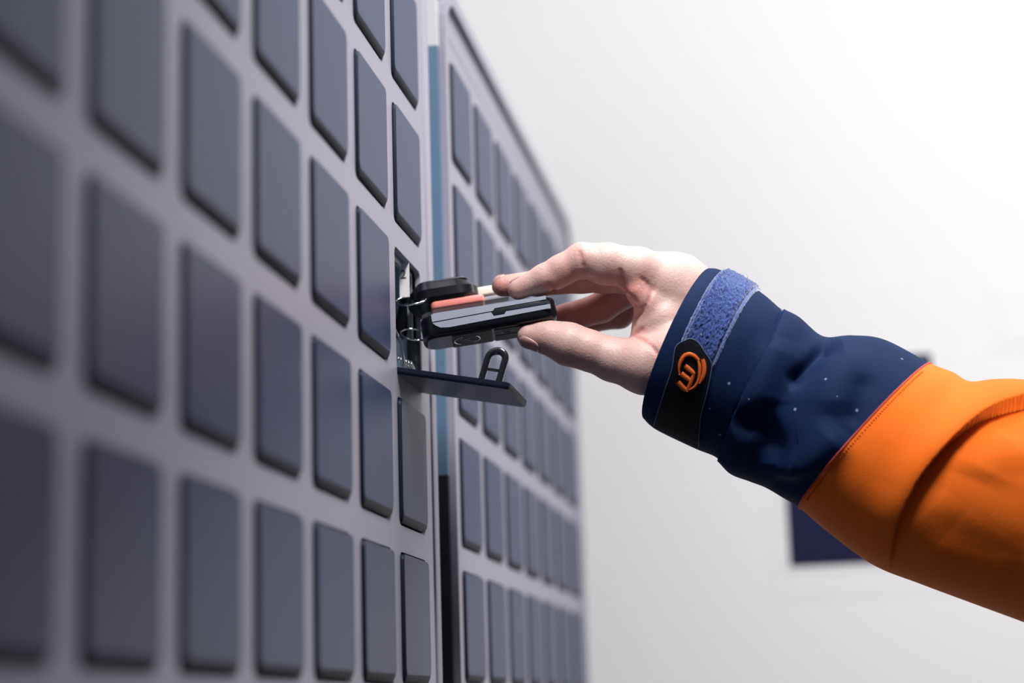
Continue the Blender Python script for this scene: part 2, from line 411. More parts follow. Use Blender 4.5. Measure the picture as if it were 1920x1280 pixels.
# ------------------------------------------------------------------ the person: right hand reaching from the right, in a jacket sleeve
person = root('person', W(1300, 610, 0), 'person in navy and orange jacket reaching out one hand to pinch a black car key', 'person')
H = 2.6
ox, oy, oz = 895, 425, -215
gx, gy, gz = np.meshgrid(np.arange(ox, 1450, H, dtype=np.float32), np.arange(oy, 800, H, dtype=np.float32), np.arange(oz, 105, H, dtype=np.float32), indexing='ij')
P = (gx, gy, gz)
index = chain(P, [(1196, 506, 0, 40), (1140, 492, 4, 36.5), (1092, 488, 6, 33), (1052, 505, 6, 27.5), (1020, 521, 5, 25.5), (972, 542, 2, 20)], 8)
index = smin(index, capd(P, (1128, 507, 8, 26), (1142, 510, 8, 24)), 10)           # pad of the first phalanx
index = smin(index, capd(P, (1040, 522, 8, 22), (1062, 512, 8, 20)), 8)
middle = chain(P, [(1190, 512, -60, 38), (1135, 516, -64, 33), (1090, 518, -66, 31), (1012, 530, -64, 25), (942, 536, -60, 20)], 8)
ring_ = chain(P, [(1190, 532, -114, 34), (1128, 576, -112, 28), (1065, 596, -104, 27), (1018, 604, -96, 22)], 8)
pinky = chain(P, [(1192, 552, -160, 29), (1162, 590, -162, 25), (1105, 602, -152, 22), (1062, 600, -140, 19)], 8)
fing = smin(smin(smin(index, middle, 4), ring_, 4), pinky, 4)
palm = chain(P, [(1198, 507, -6, 42), (1262, 543, -34, 68), (1330, 600, -34, 76)], 20)
for pts in ([(1195, 512, -58, 40), (1265, 540, -62, 62), (1330, 596, -60, 76)], [(1195, 530, -112, 35), (1265, 555, -105, 58), (1330, 600, -75, 74)],
            [(1198, 548, -150, 30), (1268, 575, -130, 50), (1330, 610, -85, 66)], [(1246, 606, 0, 56), (1330, 640, -24, 76)]):
    palm = smin(palm, chain(P, pts, 12), 14)
palm = smin(palm, capd(P, (1197, 548, 22, 24), (1212, 566, 24, 24)), 16)           # flesh below the index knuckle
palm = smin(palm, chain(P, [(1330, 622, -35, 84), (1440, 690, -10, 84)], 12), 20)
thumb = chain(P, [(1400, 700, 10, 70), (1270, 672, 36, 64), (1208, 684, 40, 54), (1150, 674, 30, 40), (1102, 656, 30, 37), (1066, 645, 28, 39), (1030, 634, 24, 30), (993, 630, 20, 24)], 12)
thumb = smin(thumb, capd(P, (1052, 634, 22, 29), (1015, 624, 18, 22)), 10)         # pad
F = smin(fing, palm, 16)
F = smin(F, thumb, 15)
F = smin(F, chain(P, [(1224, 575, 6, 30), (1216, 622, 10, 30), (1205, 652, 14, 26)], 8), 14)   # web of the thumb
creases = [ # x, y along the fold, radius, depth, flush
    ([(1087, 470), (1089, 484), (1093, 498), (1094, 514)], 3.6, 1.6), ([(1163, 506), (1165, 520), (1167, 536)], 3.6, 1.8),
    ([(1028, 532), (1036, 541), (1042, 550)], 2.6, 1.0), ([(1187, 612), (1192, 596), (1204, 582), (1214, 568), (1221, 552)], 4.0, 2.0),
    ([(1222, 548), (1226, 536)], 3.0, 1.0), 
    ([(1186, 628), (1204, 636), (1222, 650), (1236, 668)], 3.4, 1.4), ([(1176, 632), (1196, 622), (1206, 616)], 3.0, 1.3),
    ([(1172, 546), (1186, 558), (1196, 568)], 2.8, 1.2), ([(1200, 520), (1214, 532), (1222, 548)], 3.2, 0.8)]
flush = np.full(F.shape, 1e3, np.float32)
inside = F < 0
for pts, rr, dep in creases:
    pp = smooth_path(pts, 4); q = []
    for (x, y) in pp:
        col = inside[int(round((x - ox) / H)), int(round((y - oy) / H))]
        k = np.nonzero(col)[0]
        if len(k): q.append((x, y, oz + k[-1] * H + 2 + rr * 0.5 - dep))
    n = len(q); c = None
    if n < 2: continue
    c = chain(P, [(*a, max(1.2, rr * math.sin(math.pi * (i + 0.8) / (n + 0.6)) ** 0.5)) for i, a in enumerate(q)], 2)
    flush = np.minimum(flush, c)
    h = np.clip(0.5 - 0.5 * (-c - F) / 5, 0, 1)
    F = F * h + (-c) * (1 - h) + 5 * h * (1 - h)
V, Q = surface_nets(F, (ox, oy, oz), H)
# relax a little
def relax(V, Q, n=2, lam=0.45):
    E2 = np.concatenate([Q[:, [0, 1]], Q[:, [1, 2]], Q[:, [2, 3]], Q[:, [3, 0]]])
    for _ in range(n):
        S = np.zeros_like(V); C_ = np.zeros(len(V))
        for i in range(3): S[:, i] = np.bincount(E2[:, 0], V[E2[:, 1], i], len(V)) + np.bincount(E2[:, 1], V[E2[:, 0], i], len(V))
        C_ = np.bincount(E2.ravel(), minlength=len(V))
        V = V + lam * (S / C_[:, None] - V)
    return V
V = relax(V, Q, 3)
idx = np.clip(((V - np.array([ox, oy, oz])) / H).round().astype(int), 0, np.array(F.shape) - 1)
fl = flush[idx[:, 0], idx[:, 1], idx[:, 2]]
red = np.exp(-np.clip(fl, 0, None) / 9) * 0.45
for (x, y, z, rad, a) in ((942, 540, -60, 34, 0.8), (975, 552, 0, 26, 0.5), (1185, 545, 30, 36, 0.75), (1062, 520, 20, 40, 0.5), (1068, 668, 40, 30, 0.45), (1140, 528, 20, 30, 0.5), (1100, 585, -100, 80, 0.7), (1120, 545, -60, 40, 0.6), (1000, 640, 30, 26, 0.4)):
    d = np.sqrt(((V - np.array([x, y, z])) ** 2).sum(1)); red = np.maximum(red, a * np.exp(-(d / rad) ** 2))
sk = bpy.data.materials.new('skin'); sk.use_nodes = True; nt = sk.node_tree; b = nt.nodes['Principled BSDF']
at = nt.nodes.new('ShaderNodeAttribute'); at.attribute_name = 'flush'
tc = nt.nodes.new('ShaderNodeTexCoord')
mx = nt.nodes.new('ShaderNodeMix'); mx.data_type = 'RGBA'; mx.inputs[6].default_value = (0.60, 0.405, 0.36, 1); mx.inputs[7].default_value = (0.50, 0.155, 0.125, 1)
n1 = nt.nodes.new('ShaderNodeTexNoise'); n1.inputs['Scale'].default_value = 90; n1.inputs['Detail'].default_value = 6
ad = nt.nodes.new('ShaderNodeMath'); ad.operation = 'MULTIPLY_ADD'; ad.inputs[1].default_value = 0.35; ad.inputs[2].default_value = -0.13
ad2 = nt.nodes.new('ShaderNodeMath'); ad2.operation = 'ADD'; ad2.use_clamp = True
nt.links.new(tc.outputs['Object'], n1.inputs['Vector']); nt.links.new(n1.outputs['Fac'], ad.inputs[0]); nt.links.new(ad.outputs[0], ad2.inputs[0]); nt.links.new(at.outputs['Fac'], ad2.inputs[1])
nt.links.new(ad2.outputs[0], mx.inputs[0]); nt.links.new(mx.outputs[2], b.inputs['Base Color'])
b.inputs['Subsurface Weight'].default_value = 0.35; b.inputs['Subsurface Radius'].default_value = (1.0, 0.25, 0.12); b.inputs['Subsurface Scale'].default_value = 0.006
b.inputs['Roughness'].default_value = 0.48; b.inputs['Specular IOR Level'].default_value = 0.42
vo = nt.nodes.new('ShaderNodeTexVoronoi'); vo.inputs['Scale'].default_value = 900; nt.links.new(tc.outputs['Object'], vo.inputs['Vector'])
n3 = nt.nodes.new('ShaderNodeTexNoise'); n3.inputs['Scale'].default_value = 260; n3.inputs['Detail'].default_value = 4; n3.inputs['Distortion'].default_value = 1.2; nt.links.new(tc.outputs['Object'], n3.inputs['Vector'])
am = nt.nodes.new('ShaderNodeMath'); am.operation = 'MULTIPLY_ADD'; am.inputs[1].default_value = 0.35; nt.links.new(vo.outputs['Distance'], am.inputs[0]); nt.links.new(n3.outputs['Fac'], am.inputs[2])
bp = nt.nodes.new('ShaderNodeBump'); bp.inputs['Strength'].default_value = 0.5; bp.inputs['Distance'].default_value = 0.00045
nt.links.new(am.outputs[0], bp.inputs['Height']); nt.links.new(bp.outputs[0], b.inputs['Normal'])
hand = put('hand', Wn(V), Q.tolist(), sk, person, True)
fa = hand.data.attributes.new('flush', 'FLOAT', 'POINT'); fa.data.foreach_set('value', red.astype(np.float32))
HB = BVHTree.FromPolygons([tuple(v) for v in V], Q.tolist())
# fingernails: thin curved plates laid on the finger
def nail(center, direc, normal, ln, wd):
    d = Vector(direc).normalized(); n = Vector(normal).normalized(); d = (d - n * d.dot(n)).normalized(); s = n.cross(d)
    vs = []; fs = []; NU, NV = 9, 9
    for lay in (2.2, -2.5):
        for i in range(NU):
            for j in range(NV):
                u = i / (NU - 1) * 2 - 1; v = j / (NV - 1) * 2 - 1
                ww = wd / 2 * math.sqrt(max(0.05, 1 - max(0, abs(u) - 0.45) ** 2 / 0.36))
                p = Vector(center) + d * u * ln / 2 + s * v * ww
                hit, nn, _, _ = HB.ray_cast(p + n * 60, -n)
                q = (hit if (hit is not None and abs((hit - p).dot(n)) < 26) else HB.find_nearest(p)[0]) + n * (lay * (1 - 0.45 * max(abs(u), abs(v)) ** 4))
                vs.append(tuple(q))
    for L in range(2):
        o = L * NU * NV
        for i in range(NU - 1):
            for j in range(NV - 1):
                f = (o + i * NV + j, o + i * NV + j + 1, o + (i + 1) * NV + j + 1, o + (i + 1) * NV + j); fs.append(f if L == 0 else f[::-1])
    per = [i * NV for i in range(NU)] + [(NU - 1) * NV + j for j in range(1, NV)] + [i * NV + NV - 1 for i in range(NU - 2, -1, -1)] + [j for j in range(NV - 2, 0, -1)]
    for a, c in zip(per, per[1:] + per[:1]): fs.append((a, c, c + NU * NV, a + NU * NV))
    v = Wn(vs); c0 = v.mean(0)
    me = bpy.data.meshes.new('fingernail'); me.from_pydata((v - c0).tolist(), [], fs)
    bm = bmesh.new(); bm.from_mesh(me); bmesh.ops.recalc_face_normals(bm, faces=bm.faces[:]); bm.to_mesh(me); bm.free()
    o = link('fingernail', me, MT['nail'], hand, True); o.location = c0 - np.array(hand['_w']); o['_w'] = tuple(float(x) for x in c0)
nail((994, 640, 26), (-1, -0.30, 0), (-0.2, 0.60, 0.75), 42, 32)
nail((968, 530, 0), (-1, 0.4, 0), (-0.3, -1, 0.05), 24, 17)
nail((934, 522, -60), (-1, 0.1, 0), (-0.2, -1, -0.1), 28, 23)
nail((1026, 590, -98), (-1, 0.1, 0), (-0.2, -0.2, -1), 26, 22)
nail((1072, 590, -146), (-1, 0.1, 0), (-0.2, -0.2, -1), 22, 18)
# ------------------------------------------------------------------ sleeve
ST = [  # top x,y  bottom x,y  Z centre, forward bulge of the front, depth ratio
    (1333, 503, 1209, 786, -20, -26, .92), (1356, 508, 1232, 806, -18, -25, .92), (1424, 546, 1302, 840, -8, -22, .92), (1466, 580, 1344, 858, 0, -18, .92),
    (1500, 596, 1372, 888, 8, -18, .92), (1545, 631, 1408, 903, 16, -18, .92), (1600, 629, 1436, 914, 26, -18, .95), (1660, 637, 1465, 931, 36, -18, .97), (1745, 681, 1499, 952, 50, -16, .97),
    (1786, 697, 1560, 1003, 62, -16, .97), (1820, 715, 1640, 1060, 76, -14, .97), (1868, 711, 1725, 1094, 92, -12, .95), (1925, 713, 1830, 1133, 110, -10, .93),
    (2000, 728, 1930, 1170, 130, -8, .93), (2120, 768, 2070, 1225, 150, 0, .93), (2300, 840, 2260, 1330, 170, 0, .93), (2480, 920, 2430, 1420, 180, 0, .93)]
ST = np.array(ST, float)
def station(s):
    n = len(ST); s = np.clip(s, 0, n - 1.000001); i = np.floor(s).astype(int); t = (s - i)[..., None]
    p0 = ST[np.maximum(i - 1, 0)]; p1 = ST[i]; p2 = ST[np.minimum(i + 1, n - 1)]; p3 = ST[np.minimum(i + 2, n - 1)]
    return 0.5 * ((2 * p1) + (p2 - p0) * t + (2 * p0 - 5 * p1 + 4 * p2 - p3) * t * t + (3 * p1 - 3 * p2 + p3 - p0) * t ** 3)
def pl_dist(X, Y, poly):        # signed distance to a polyline (positive on its right side, walking along it) and place along it
    best = np.full(X.shape, 1e9); sg = np.zeros(X.shape); al = np.zeros(X.shape); poly = smooth_path(poly, 5); tot = 0
    seg = np.linalg.norm(np.diff(poly, axis=0), axis=1); TL = seg.sum()
    for (a, b, L) in zip(poly[:-1], poly[1:], seg):
        d = b - a; t = np.clip(((X - a[0]) * d[0] + (Y - a[1]) * d[1]) / (L * L), 0, 1)
        ex = X - a[0] - t * d[0]; ey = Y - a[1] - t * d[1]; q = np.hypot(ex, ey); m = q < best
        best = np.where(m, q, best); sg = np.where(m, np.sign(ex * -d[1] + ey * d[0]), sg); al = np.where(m, (tot + t * L) / TL, al); tot += L
    return best * -sg, al
FOLDS = [ # kind, polyline, amplitude, width
    ('lip', [(1470, 578), (1445, 640), (1408, 710), (1375, 780), (1350, 850)], 15, 14, 70),
    ('val', [(1578, 650), (1545, 660), (1505, 700), (1472, 722)], -27, 14, 0),
    ('rid', [(1600, 640), (1565, 700), (1560, 780)], 8, 40, 0),
    ('rid', [(1470, 640), (1440, 740), (1440, 770)], 8, 34, 0),
    ('val', [(1375, 800), (1420, 790), (1446, 820), (1444, 868)], -26, 22, 0),
    ('rid', [(1462, 858), (1510, 872), (1580, 800)], 18, 34, 0),
    ('val', [(1440, 905), (1500, 906), (1560, 890)], -14, 16, 0),
    ('val', [(1620, 700), (1612, 760), (1590, 800)], -6, 22, 0),
    ('ovl', [(1985, 735), (1920, 748), (1852, 772), (1795, 815), (1736, 880), (1700, 940), (1678, 1003), (1668, 1085)], 26, 30, 95),
    ('rid', [(1905, 800), (1850, 860), (1830, 900)], 6, 60, 0),
    ('val', [(1915, 850), (1925, 960), (1960, 1040)], -4, 50, 0),
    ('val', [(1745, 960), (1800, 1010), (1890, 1050), (1960, 1080)], -5, 44, 0),
    ('rid', [(1720, 1040), (1800, 1062), (1900, 1100)], 4, 34, 0),
    ('val', [(1745, 700), (1700, 830), (1640, 960)], -3, 50, 0),
]
def sleeve_points(s, th, off=0.0, folds=True):
    q = station(s); tx, ty, bx, by, zc, bu, br = [q[..., i] for i in range(7)]
    cx, cy = (tx + bx) / 2, (ty + by) / 2; ux, uy = (tx - bx) / 2, (ty - by) / 2; h = np.hypot(ux, uy)
    ax, ay = -uy / h, ux / h                         # along the arm, hand -> elbow
    ax, ay = np.where(ax < 0, -ax, ax), np.where(ax < 0, -ay, ay)
    c, sn = np.cos(th), np.sin(th)
    e = 0.92; cs, ss = np.sign(c) * np.abs(c) ** e, np.sign(sn) * np.abs(sn) ** e
    X = cx + ux * cs + ax * bu * ss; Y = cy + uy * cs + ay * bu * ss; Z = zc + h * br * ss
    nx, ny, nz = ux / h * c, uy / h * c, sn
    d = np.zeros(X.shape) + off
    if folds:
        fr = np.clip(sn * 2.2, 0, 1)
        for kind, poly, amp, wd, w2 in FOLDS:
            D, al = pl_dist(X, Y, poly)
            end = np.clip(al * 5, 0, 1) * np.clip((1 - al) * 5, 0, 1)
            if kind in ('val', 'rid'): f = amp * np.exp(-(D / wd) ** 2) * end
            elif kind == 'lip':         # sleeve side lies over the cuff
                f = np.where(D > 0, amp * np.exp(-np.abs(D) / w2), -amp * 0.7 * np.exp(-np.abs(D) / wd))
            else:                        # the near layer overlaps the layer beyond
                f = np.where(D < 0, amp * 0.55 * np.exp(-(D / 60) ** 2) - 5 * np.exp(-(np.abs(D) / 9)), -amp * 0.9 * np.exp(-np.abs(D) / w2)) * np.clip(al * 9, 0, 1) ** .5 * np.clip((1 - al) * 2.5, 0, 1)
            d = d + f * fr
    return X + nx * d, Y + ny * d, Z + nz * d
def noise3(X, Y, Z, sc, amp):
    return amp * (np.sin(X * sc + 1.3 * np.sin(Y * sc * .8 + 1)) * np.cos(Y * sc * 1.1 + Z * sc) + .5 * np.sin(Z * sc * 1.7 + X * sc * .6 + 2))
SEAM = 8.0
def sleeve_part(s0, s1, ns, nt_, name, m, parent, openend):
    s = np.linspace(s0, s1, ns); th = np.linspace(0, 2 * math.pi, nt_, endpoint=False)
    S_, T_ = np.meshgrid(s, th, indexing='ij')
    X, Y, Z = sleeve_points(S_, T_)
    back = np.clip(-np.sin(T_), 0, 1); wob = noise3(X, Y, Z, 0.03, 5) * back; Z = Z - wob
    V = np.stack([X, Y, Z], -1).reshape(-1, 3)
    rows = ns
    if openend:                 # turn the hem inward
        ex = []
        for (ds, off) in ((-0.12, -3.5), (-0.05, -9), (0.4, -14), (1.6, -22)):
            x, y, z = sleeve_points(np.full(nt_, s0 + max(ds, 0)), th, off, False)
            if ds < 0:
                x2, y2, z2 = sleeve_points(np.full(nt_, s0 + 0.25), th, off, False); x = x + (x - x2) * -ds * 1.6; y = y + (y - y2) * -ds * 1.6
            ex.append(np.stack([x, y, z], -1))
        V = np.concatenate([np.concatenate(ex[::-1]), V]); rows += 4
    F_ = []
    i = np.arange(rows - 1)[:, None] * nt_; k = np.arange(nt_)[None]; k2 = (k + 1) % nt_
    F_ = np.stack([i + k, i + k2, i + nt_ + k2, i + nt_ + k], -1).reshape(-1, 4).tolist()
    if not openend and s1 > 12: F_.append([(rows - 1) * nt_ + q for q in range(nt_)])
    o = put(name, Wn(V), F_, m, parent, True)
    uv = o.data.uv_layers.new(name='UVMap')
    idx = np.zeros(len(o.data.loops), np.int32); o.data.loops.foreach_get('vertex_index', idx)
    rr = idx // nt_; cc = idx % nt_
    q = station(np.linspace(s0, s1, ns)); cen = (q[:, :2] + q[:, 2:4]) / 2; ln = np.concatenate([[0], np.cumsum(np.linalg.norm(np.diff(cen, axis=0), axis=1))])
    lnr = np.concatenate([np.zeros(rows - ns), ln])
    uvs = np.stack([lnr[rr] / 100, cc / nt_], -1).astype(np.float32); uv.data.foreach_set('uv', uvs.ravel())
    return o, V, F_
def cloth(name, c1_, c2_, rough, ribs=None, sheen=0.15, bump=0.3, specks=False):
    m = bpy.data.materials.new(name); m.use_nodes = True; nt = m.node_tree; b = nt.nodes['Principled BSDF']
    tc = nt.nodes.new('ShaderNodeTexCoord'); n = nt.nodes.new('ShaderNodeTexNoise'); n.inputs['Scale'].default_value = 40; n.inputs['Detail'].default_value = 6
    nt.links.new(tc.outputs['Object'], n.inputs['Vector'])
    mx = nt.nodes.new('ShaderNodeMix'); mx.data_type = 'RGBA'; mx.inputs[6].default_value = (*c1_, 1); mx.inputs[7].default_value = (*c2_, 1); nt.links.new(n.outputs['Fac'], mx.inputs[0])
    last = mx.outputs[2]
    if specks:                  # lint and a few pale spots
        vo = nt.nodes.new('ShaderNodeTexVoronoi'); vo.inputs['Scale'].default_value = 75; vo.inputs['Randomness'].default_value = 1; nt.links.new(tc.outputs['Object'], vo.inputs['Vector'])
        lt = nt.nodes.new('ShaderNodeMath'); lt.operation = 'LESS_THAN'; lt.inputs[1].default_value = 0.065; nt.links.new(vo.outputs['Distance'], lt.inputs[0])
        m2 = nt.nodes.new('ShaderNodeMix'); m2.data_type = 'RGBA'; m2.inputs[7].default_value = (0.18, 0.24, 0.36, 1)
        nt.links.new(lt.outputs[0], m2.inputs[0]); nt.links.new(last, m2.inputs[6]); last = m2.outputs[2]
    nt.links.new(last, b.inputs['Base Color']); b.inputs['Roughness'].default_value = rough; b.inputs['Sheen Weight'].default_value = sheen; b.inputs['Sheen Roughness'].default_value = 0.5
    b.inputs['Specular IOR Level'].default_value = 0.12
    n2 = nt.nodes.new('ShaderNodeTexNoise'); n2.inputs['Scale'].default_value = 900; nt.links.new(tc.outputs['Object'], n2.inputs['Vector'])
    bp = nt.nodes.new('ShaderNodeBump'); bp.inputs['Strength'].default_value = bump; bp.inputs['Distance'].default_value = 0.0004
    nt.links.new(n2.outputs['Fac'], bp.inputs['Height'])
    if ribs:
        sx = nt.nodes.new('ShaderNodeSeparateXYZ'); nt.links.new(tc.outputs['UV'], sx.inputs[0])
        mu = nt.nodes.new('ShaderNodeMath'); mu.operation = 'MULTIPLY'; mu.inputs[1].default_value = ribs * 2 * math.pi; nt.links.new(sx.outputs[1], mu.inputs[0])
        si = nt.nodes.new('ShaderNodeMath'); si.operation = 'SINE'; nt.links.new(mu.outputs[0], si.inputs[0])
        b2_ = nt.nodes.new('ShaderNodeBump'); b2_.inputs['Strength'].default_value = 0.10; b2_.inputs['Distance'].default_value = 0.00015
        nt.links.new(si.outputs[0], b2_.inputs['Height']); nt.links.new(bp.outputs[0], b2_.inputs['Normal']); nt.links.new(b2_.outputs[0], b.inputs['Normal'])
    else: nt.links.new(bp.outputs[0], b.inputs['Normal'])
    return m
navy = cloth('navy_softshell', (0.0035, 0.013, 0.050), (0.005, 0.018, 0.066), 0.75, sheen=0.0, specks=True)
orange = cloth('orange_softshell', (0.86, 0.145, 0.008), (0.92, 0.17, 0.012), 0.75, ribs=300, sheen=0.35)
orange.node_tree.nodes['Principled BSDF'].inputs['Sheen Tint'].default_value = (1.0, 0.62, 0.30, 1)
cuff, VC, FC = sleeve_part(0, SEAM, 230, 260, 'navy_sleeve_end', navy, person, True)
org_, VO, FO = sleeve_part(SEAM - 0.02, 16, 260, 260, 'orange_sleeve', orange, person, False)
BV = BVHTree.FromPolygons([tuple(v) for v in np.concatenate([VC, VO])], FC + [[i + len(VC) for i in f] for f in FO])
def drop(x, y):
    h, n, _, _ = BV.ray_cast(Vector((x, y, 2000)), Vector((0, 0, -1)))
    if h is None: return None, None
    if n.z < 0: n = -n
    return h, n
def seam_tube(pts, rad, name, m, parent, off=1.0, steps=8):
    pp = smooth_path(pts, steps); out = []
    for (x, y) in pp:
        h, n = drop(x, y)
        if h is not None: out.append(np.array(h) + np.array(n) * off)
    v, f = tube_geo(out, rad, 6); return put(name, Wn(v), f, m, parent, True)
# raised seam between navy and orange, and the row of stitches beside it
th = np.linspace(0, 2 * math.pi, 120, endpoint=False)
x, y, z = sleeve_points(np.full(120, SEAM), th, 0.6); v, f = tube_geo(np.stack([x, y, z], -1), 1.8, 6, closed=True)
pk = mat('seam_red', (0.55, 0.06, 0.05), 0.7); put('seam_piping', Wn(v), f, pk, org_, True)
sv = []; sf = []
for k in range(70):
    t0 = 0.55 + k * 0.030
    x, y, z = sleeve_points(np.array([SEAM + 0.10, SEAM + 0.13, SEAM + 0.16]), np.array([t0, t0 + .002, t0 + .004]), 0.5)
    v, f = tube_geo(np.stack([x, y, z], -1), [0.8, 1.3, 0.8], 5); sf += [tuple(i + len(sv) for i in q) for q in f]; sv += v
o = put('stitching', Wn(sv), sf, mat('stitch_orange', (0.55, 0.09, 0.01), 0.8), org_, True); o['kind'] = 'stuff'
# hook strip round the cuff
def strip(s0, s1, t0, t1, ns, nt_, off, name, m, parent, fuzz=0.0, thick=5.0):
    S_, T_ = np.meshgrid(np.linspace(s0, s1, ns), np.linspace(t0, t1, nt_), indexing='ij')
    rng = np.random.default_rng(3)
    e = np.minimum(np.minimum(np.arange(ns)[:, None], ns - 1 - np.arange(ns)[:, None]) / 3.0, 1) * np.minimum(np.minimum(np.arange(nt_)[None], nt_ - 1 - np.arange(nt_)[None]) / 3.0, 1)
    O = off + thick * e ** .5 + fuzz * rng.normal(size=S_.shape) * np.clip(e, .3, 1)
    X, Y, Z = sleeve_points(S_, T_, O)
    if fuzz: X = X + rng.normal(size=X.shape) * fuzz * .5; Y = Y + rng.normal(size=X.shape) * fuzz * .5
    V = np.stack([X, Y, Z], -1).reshape(-1, 3)
    i = np.arange(ns - 1)[:, None] * nt_; k = np.arange(nt_ - 1)[None]
    F_ = np.stack([i + k, i + k + 1, i + nt_ + k + 1, i + nt_ + k], -1).reshape(-1, 4).tolist()
    return put(name, Wn(V), F_, m, parent, True)
vel = cloth('hook_fabric', (0.016, 0.040, 0.17), (0.045, 0.090, 0.29), 0.9, sheen=0.5, bump=1.0)
velE = cloth('hook_edge', (0.055, 0.09, 0.26), (0.10, 0.15, 0.34), 0.9, sheen=0.6, bump=1.0)
A0, A1 = 1.04, 1.98
strip(A0 + .07, A1 - .09, -1.3, 1.62, 52, 190, 0.5, 'hook_strip', vel, cuff, 1.5, 7)
strip(A0, A0 + .08, -1.3, 1.62, 8, 170, 0.5, 'strip_edge', velE, cuff, 0.9, 3.5)
strip(A1 - .10, A1 + .02, -1.3, 1.62, 8, 170, 0.5, 'strip_edge', velE, cuff, 0.9, 3.5)
# rubber tab over the strip
TL = smooth_path([(1292, 636), (1272, 646), (1266, 660), (1262, 690), (1251, 724), (1242, 752), (1235, 775), (1230, 793)], 5)
TR = smooth_path([(1298, 636), (1309, 642), (1322, 660), (1335, 681), (1334, 700), (1327, 735), (1317, 775), (1313, 829)], 5)
def slab_on(TLp, TRp, nc, off, thick, name, m, parent):
    rows = len(TLp); top = []; n_ = []
    for a, b in zip(TLp, TRp):
        for j in range(nc):
            t = j / (nc - 1); x, y = a[0] * (1 - t) + b[0] * t, a[1] * (1 - t) + b[1] * t
            h, n = drop(x, y)
            if h is None: h = Vector(top[-1]) if top else Vector((x, y, 0)); n = Vector((0, 0, 1))
            top.append(tuple(h)); n_.append(tuple(n))
    T = np.array(top).reshape(rows, nc, 3)
    for _ in range(12):          # the stiff tab bridges small dents
        T[1:-1, :, 2] = .5 * T[1:-1, :, 2] + .25 * (T[2:, :, 2] + T[:-2, :, 2]); T[:, 1:-1, 2] = .5 * T[:, 1:-1, 2] + .25 * (T[:, 2:, 2] + T[:, :-2, 2])
    N_ = np.array(n_).reshape(rows, nc, 3)
    for _ in range(30):
        N_[1:-1] = .5 * N_[1:-1] + .25 * (N_[2:] + N_[:-2]); N_[:, 1:-1] = .5 * N_[:, 1:-1] + .25 * (N_[:, 2:] + N_[:, :-2])
    N_ /= np.linalg.norm(N_, axis=2)[..., None]
    Aa = (T + N_ * (off + thick)); Bb = T + N_ * off * 0.2
    V = np.concatenate([Aa.reshape(-1, 3), Bb.reshape(-1, 3)]); L = rows * nc
    fs = []
    for i in range(rows - 1):
        for j in range(nc - 1):
            q = (i * nc + j, i * nc + j + 1, (i + 1) * nc + j + 1, (i + 1) * nc + j); fs.append(q); fs.append(tuple(k + L for k in q[::-1]))
    per = [i * nc for i in range(rows)] + [(rows - 1) * nc + j for j in range(1, nc)] + [i * nc + nc - 1 for i in range(rows - 2, -1, -1)] + [j for j in range(nc - 2, 0, -1)]
    for a, c in zip(per, per[1:] + per[:1]): fs.append((a, c, c + L, a + L))
    o = put(name, Wn(V), fs, m, parent, False)
    return o, Aa.reshape(-1, 3)[per], Aa, N_
tabo, per, TA, TN = slab_on(TL, TR, 14, 3.0, 7.0, 'strap_tab', MT['tab'], cuff)
v, f = tube_geo(per, 0.95, 6, closed=True); put('tab_edge', Wn(v), f, MT['piping'], cuff, True)
TABV = BVHTree.FromPolygons([tuple(p) for p in TA.reshape(-1, 3)], [(i * 14 + j, i * 14 + j + 1, (i + 1) * 14 + j + 1, (i + 1) * 14 + j) for i in range(len(TL) - 1) for j in range(13)])
def ontab(x, y, off):
    h, n, _, _ = TABV.ray_cast(Vector((x, y, 2000)), Vector((0, 0, -1)))
    if h is None: h = Vector((x, y, 70)); n = Vector((0, 0, 1))
    if n.z < 0: n = -n
    return np.array(h) + np.array(n) * off
# emblem: bars and arcs as flat-topped raised strokes, built together as one moulded piece
ev = []; ef = []
def stroke(pts, wd, hgt=5.0, n=6, closed=False):
    global ev, ef
    pp = smooth_path(pts, n, closed); L = len(pp); W_ = np.broadcast_to(wd, (L,)) if np.isscalar(wd) else np.interp(np.linspace(0, 1, L), np.linspace(0, 1, len(wd)), wd)
    T = np.gradient(pp, axis=0); T /= np.linalg.norm(T, axis=1)[:, None]; Nn = np.stack([-T[:, 1], T[:, 0]], 1); b0 = len(ev)
    for i in range(L):
        W_i = W_[i] * 0.88
        for (u, hh) in ((-.5, -2), (-.5, hgt * .75), (-.36, hgt), (.36, hgt), (.5, hgt * .75), (.5, -2)):
            q = pp[i] + Nn[i] * u * W_i; ev.append(ontab(q[0], q[1], hh))
    for i in range(L - 1):
        for k in range(6):
            k2 = (k + 1) % 6; ef.append((b0 + i * 6 + k, b0 + i * 6 + k2, b0 + (i + 1) * 6 + k2, b0 + (i + 1) * 6 + k))
    ef.append(tuple(b0 + k for k in range(6))); ef.append(tuple(b0 + (L - 1) * 6 + k for k in range(5, -1, -1)))
def z_(x, y): return (1230 + x / 9.143, 620 + y / 9.143)
stroke([z_(410, 745), z_(400, 640), z_(430, 520), z_(490, 430), z_(575, 400), z_(660, 430), z_(735, 500)], [2.4, 5, 8, 8.5, 9, 8, 6])
stroke([z_(725, 500), z_(750, 600), z_(752, 720), z_(730, 850), z_(670, 950), z_(580, 1000)], [4, 7, 6.5, 6, 5.5, 3])
stroke([z_(800, 480), z_(825, 580), z_(830, 690), z_(805, 800), z_(755, 895)], [8, 9.5, 9, 8, 3])
stroke([z_(500, 600), z_(560, 645), z_(620, 700), z_(645, 735), z_(640, 765)], [10, 10, 9.5, 8, 5])
stroke([z_(435, 725), z_(490, 770), z_(550, 815), z_(590, 850)], [10, 10, 10, 8])
